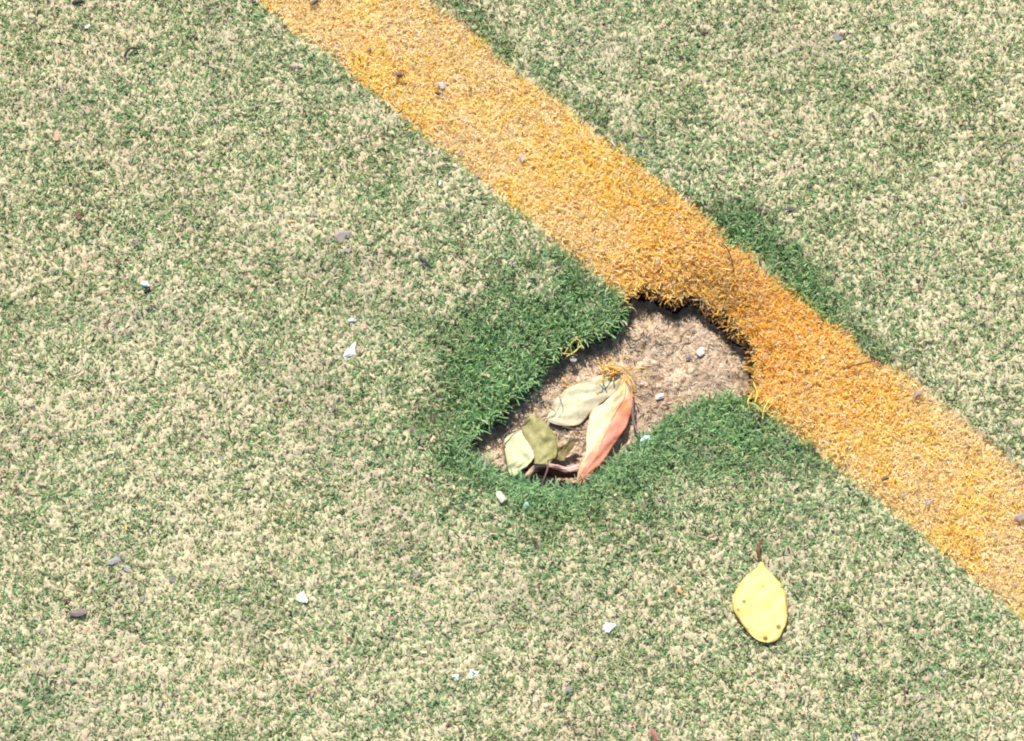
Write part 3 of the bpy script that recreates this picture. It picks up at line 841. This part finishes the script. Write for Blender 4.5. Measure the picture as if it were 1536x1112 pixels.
chip('stone_flake', 188, 853, 20, 12, -.5, .0008, .002, (0.50, 0.51, 0.52), 'lighter grey flake touching the blue grey one', 'flake', .4)
chip('stone_flake', 258, 868, 13, 11, .2, .0004, .0022, (0.26, 0.26, 0.30), 'small slate grey crumb right of the pair of grey flakes', 'flake', .4)
chip('stone_flake', 853, 1036, 17, 15, .3, .0004, .0024, (0.30, 0.29, 0.33), 'slate grey crumb near the bottom middle', 'flake', .4)
chip('stone_flake', 1443, 301, 20, 20, .3, .0004, .0024, (0.42, 0.38, 0.42), 'lilac grey flake at the far right above the line', 'flake', .5)
chip('stone_flake', 1261, 56, 22, 18, .3, .0004, .0022, (0.30, 0.29, 0.33), 'slate grey flake near the top right', 'flake', .5)
chip('stone_flake', 1186, 313, 22, 9, .1, .0006, .0024, (0.16, 0.16, 0.18), 'dark flat sliver right of the yellow line above its dark green fringe', 'flake', .4)
chip('bark_crumb', 1056, 49, 20, 8, .2, .0006, .0024, (0.17, 0.10, 0.08), 'brown bark crumb near the top, right of the line', 'crumb', .4)
chip('bark_crumb', 118, 326, 12, 20, .1, .0006, .003, (0.20, 0.09, 0.05), 'reddish brown seed husk at the far left', 'husk', .3)
chip('bark_crumb', 247, 96 + 2, 9, 6, .1, .0006, .002, (0.12, 0.11, 0.1), 'tiny dark crumb right of the black curved sliver', 'crumb', .3)
chip('bark_crumb', 118, 4, 20, 9, .1, .0006, .003, DK, 'dark crumb at the top edge near the left corner', 'crumb', .3)
chip('leaf_crumb', 85, 207, 13, 26, .6, .0006, .002, (0.66, 0.38, 0.20), 'orange tan leaf crumb near the left edge', 'crumb', .4)
chip('leaf_crumb', 983, 1104, 14, 28, .7, .0006, .0022, (0.45, 0.19, 0.12), 'reddish brown leaf scrap at the bottom edge', 'crumb', .4)
chip('leaf_crumb', 176, 993, 24, 9, -.3, .0004, .0018, (0.46, 0.30, 0.22), 'faint brown sliver below the dark mauve stone', 'crumb', .4)
chip('pebble', 217, 428, 17, 13, -.4, .0012, .004, (0.70, 0.66, 0.64), 'white half of a black and white chip on the left turf', 'pebble', .4)
chip('pebble', 222, 435, 11, 20, -.3, .0006, .004, (0.035, 0.03, 0.03), 'black half of a black and white chip on the left turf', 'pebble', .4)
chip('pebble', 661, 127, 15, 15, .4, .0014, .0034, (0.62, 0.56, 0.50), 'white chip on the upper part of the yellow line', 'chip', .5)
chip('bark_crumb', 656, 140, 11, 12, .4, .0020, .003, (0.13, 0.10, 0.09), 'dark crumb tucked under the white chip on the yellow line', 'crumb', .5)
chip('bark_crumb', 598, 113, 14, 12, -.3, .0020, .003, (0.24, 0.15, 0.10), 'dark brown crumb on the yellow line left of the white chip', 'crumb', .4)
chip('bark_crumb', 554, 74, 9, 12, -.3, .0020, .0025, (0.36, 0.24, 0.18), 'faint brown crumb near the top of the yellow line', 'crumb', .4)
chip('bark_crumb', 471, 4, 15, 8, .3, .0022, .003, (0.20, 0.15, 0.12), 'dark crumb where the yellow line meets the top edge', 'crumb', .4)
chip('bark_crumb', 427, 40, 9, 7, .3, .0008, .002, (0.16, 0.12, 0.14), 'dark crumb on the lower margin of the yellow line near the top', 'crumb', .4)
chip('pebble', 782, 236, 15, 21, .3, .0016, .0025, (0.62, 0.48, 0.38), 'pale pinkish flake sunk in the middle of the yellow line', 'flake', .4)
chip('bark_crumb', 1327, 719, 12, 9, .2, .0022, .003, (0.20, 0.13, 0.08), 'dark crumb on the lower right stretch of the yellow line', 'crumb', .4)
chip('bark_crumb', 1378, 592, 17, 12, .2, .0018, .003, (0.42, 0.28, 0.20), 'rusty crumb at the upper margin of the line, right of the twig', 'crumb', .4)
chip('pebble', 1392, 755, 14, 10, .5, .0018, .0025, (0.50, 0.42, 0.44), 'lilac grey crumb on the lower right stretch of the yellow line', 'pebble', .4)
chip('pebble', 1529, 776, 16, 11, .1, .0018, .003, (0.44, 0.33, 0.30), 'purple grey crumb on the line at the right edge of the view', 'pebble', .4)
chip('pebble', 1284, 1105, 16, 16, .1, .0004, .003, (0.40, 0.38, 0.45), 'lilac grey crumb at the bottom edge right of the yellow leaf', 'pebble', .4)

# straw-coloured loose bits lying among the turf
x, y = scatter(-0.26, 0.26, -0.215, 0.215, 0.007)
px, py = to_map(x, y)
k = (sdist(px, py, HOLE) > 6) & ((ring_f(px, py) < .3) | (RNG.random(len(x)) < .2)) & ((line_sd(px, py) < 0) | (RNG.random(len(x)) < .35))
x, y, px, py = x[k], y[k], px[k], py[k]; N = len(x)
col = mixcol([(0.50, 0.42, 0.28), (0.46, 0.33, 0.22), (0.22, 0.18, 0.14), (0.14, 0.09, 0.06), (0.50, 0.33, 0.14), (0.30, 0.26, 0.22)], [4, 2.4, 2, 1.4, .5, 2], N)
R = ring_f(px, py)
v, q, c = ribbons(np.stack([x, y, 0.0007 + RNG.uniform(0, .0006, N) - 0.002 * R], 1), RNG.uniform(0.001, 0.0045, N), RNG.uniform(0.0005, 0.0018, N), RNG.uniform(0, 6.28, N),
                  RNG.uniform(1.3, 1.7, N), RNG.uniform(0, .2, N), col, 3)
tag(link('straw_bits', np_mesh('straw_bits', v, q, c), M_under), 'loose straw coloured and grey bits of litter strewn over the turf', 'litter', kind='stuff')

scn.cycles.filter_width = 2.0
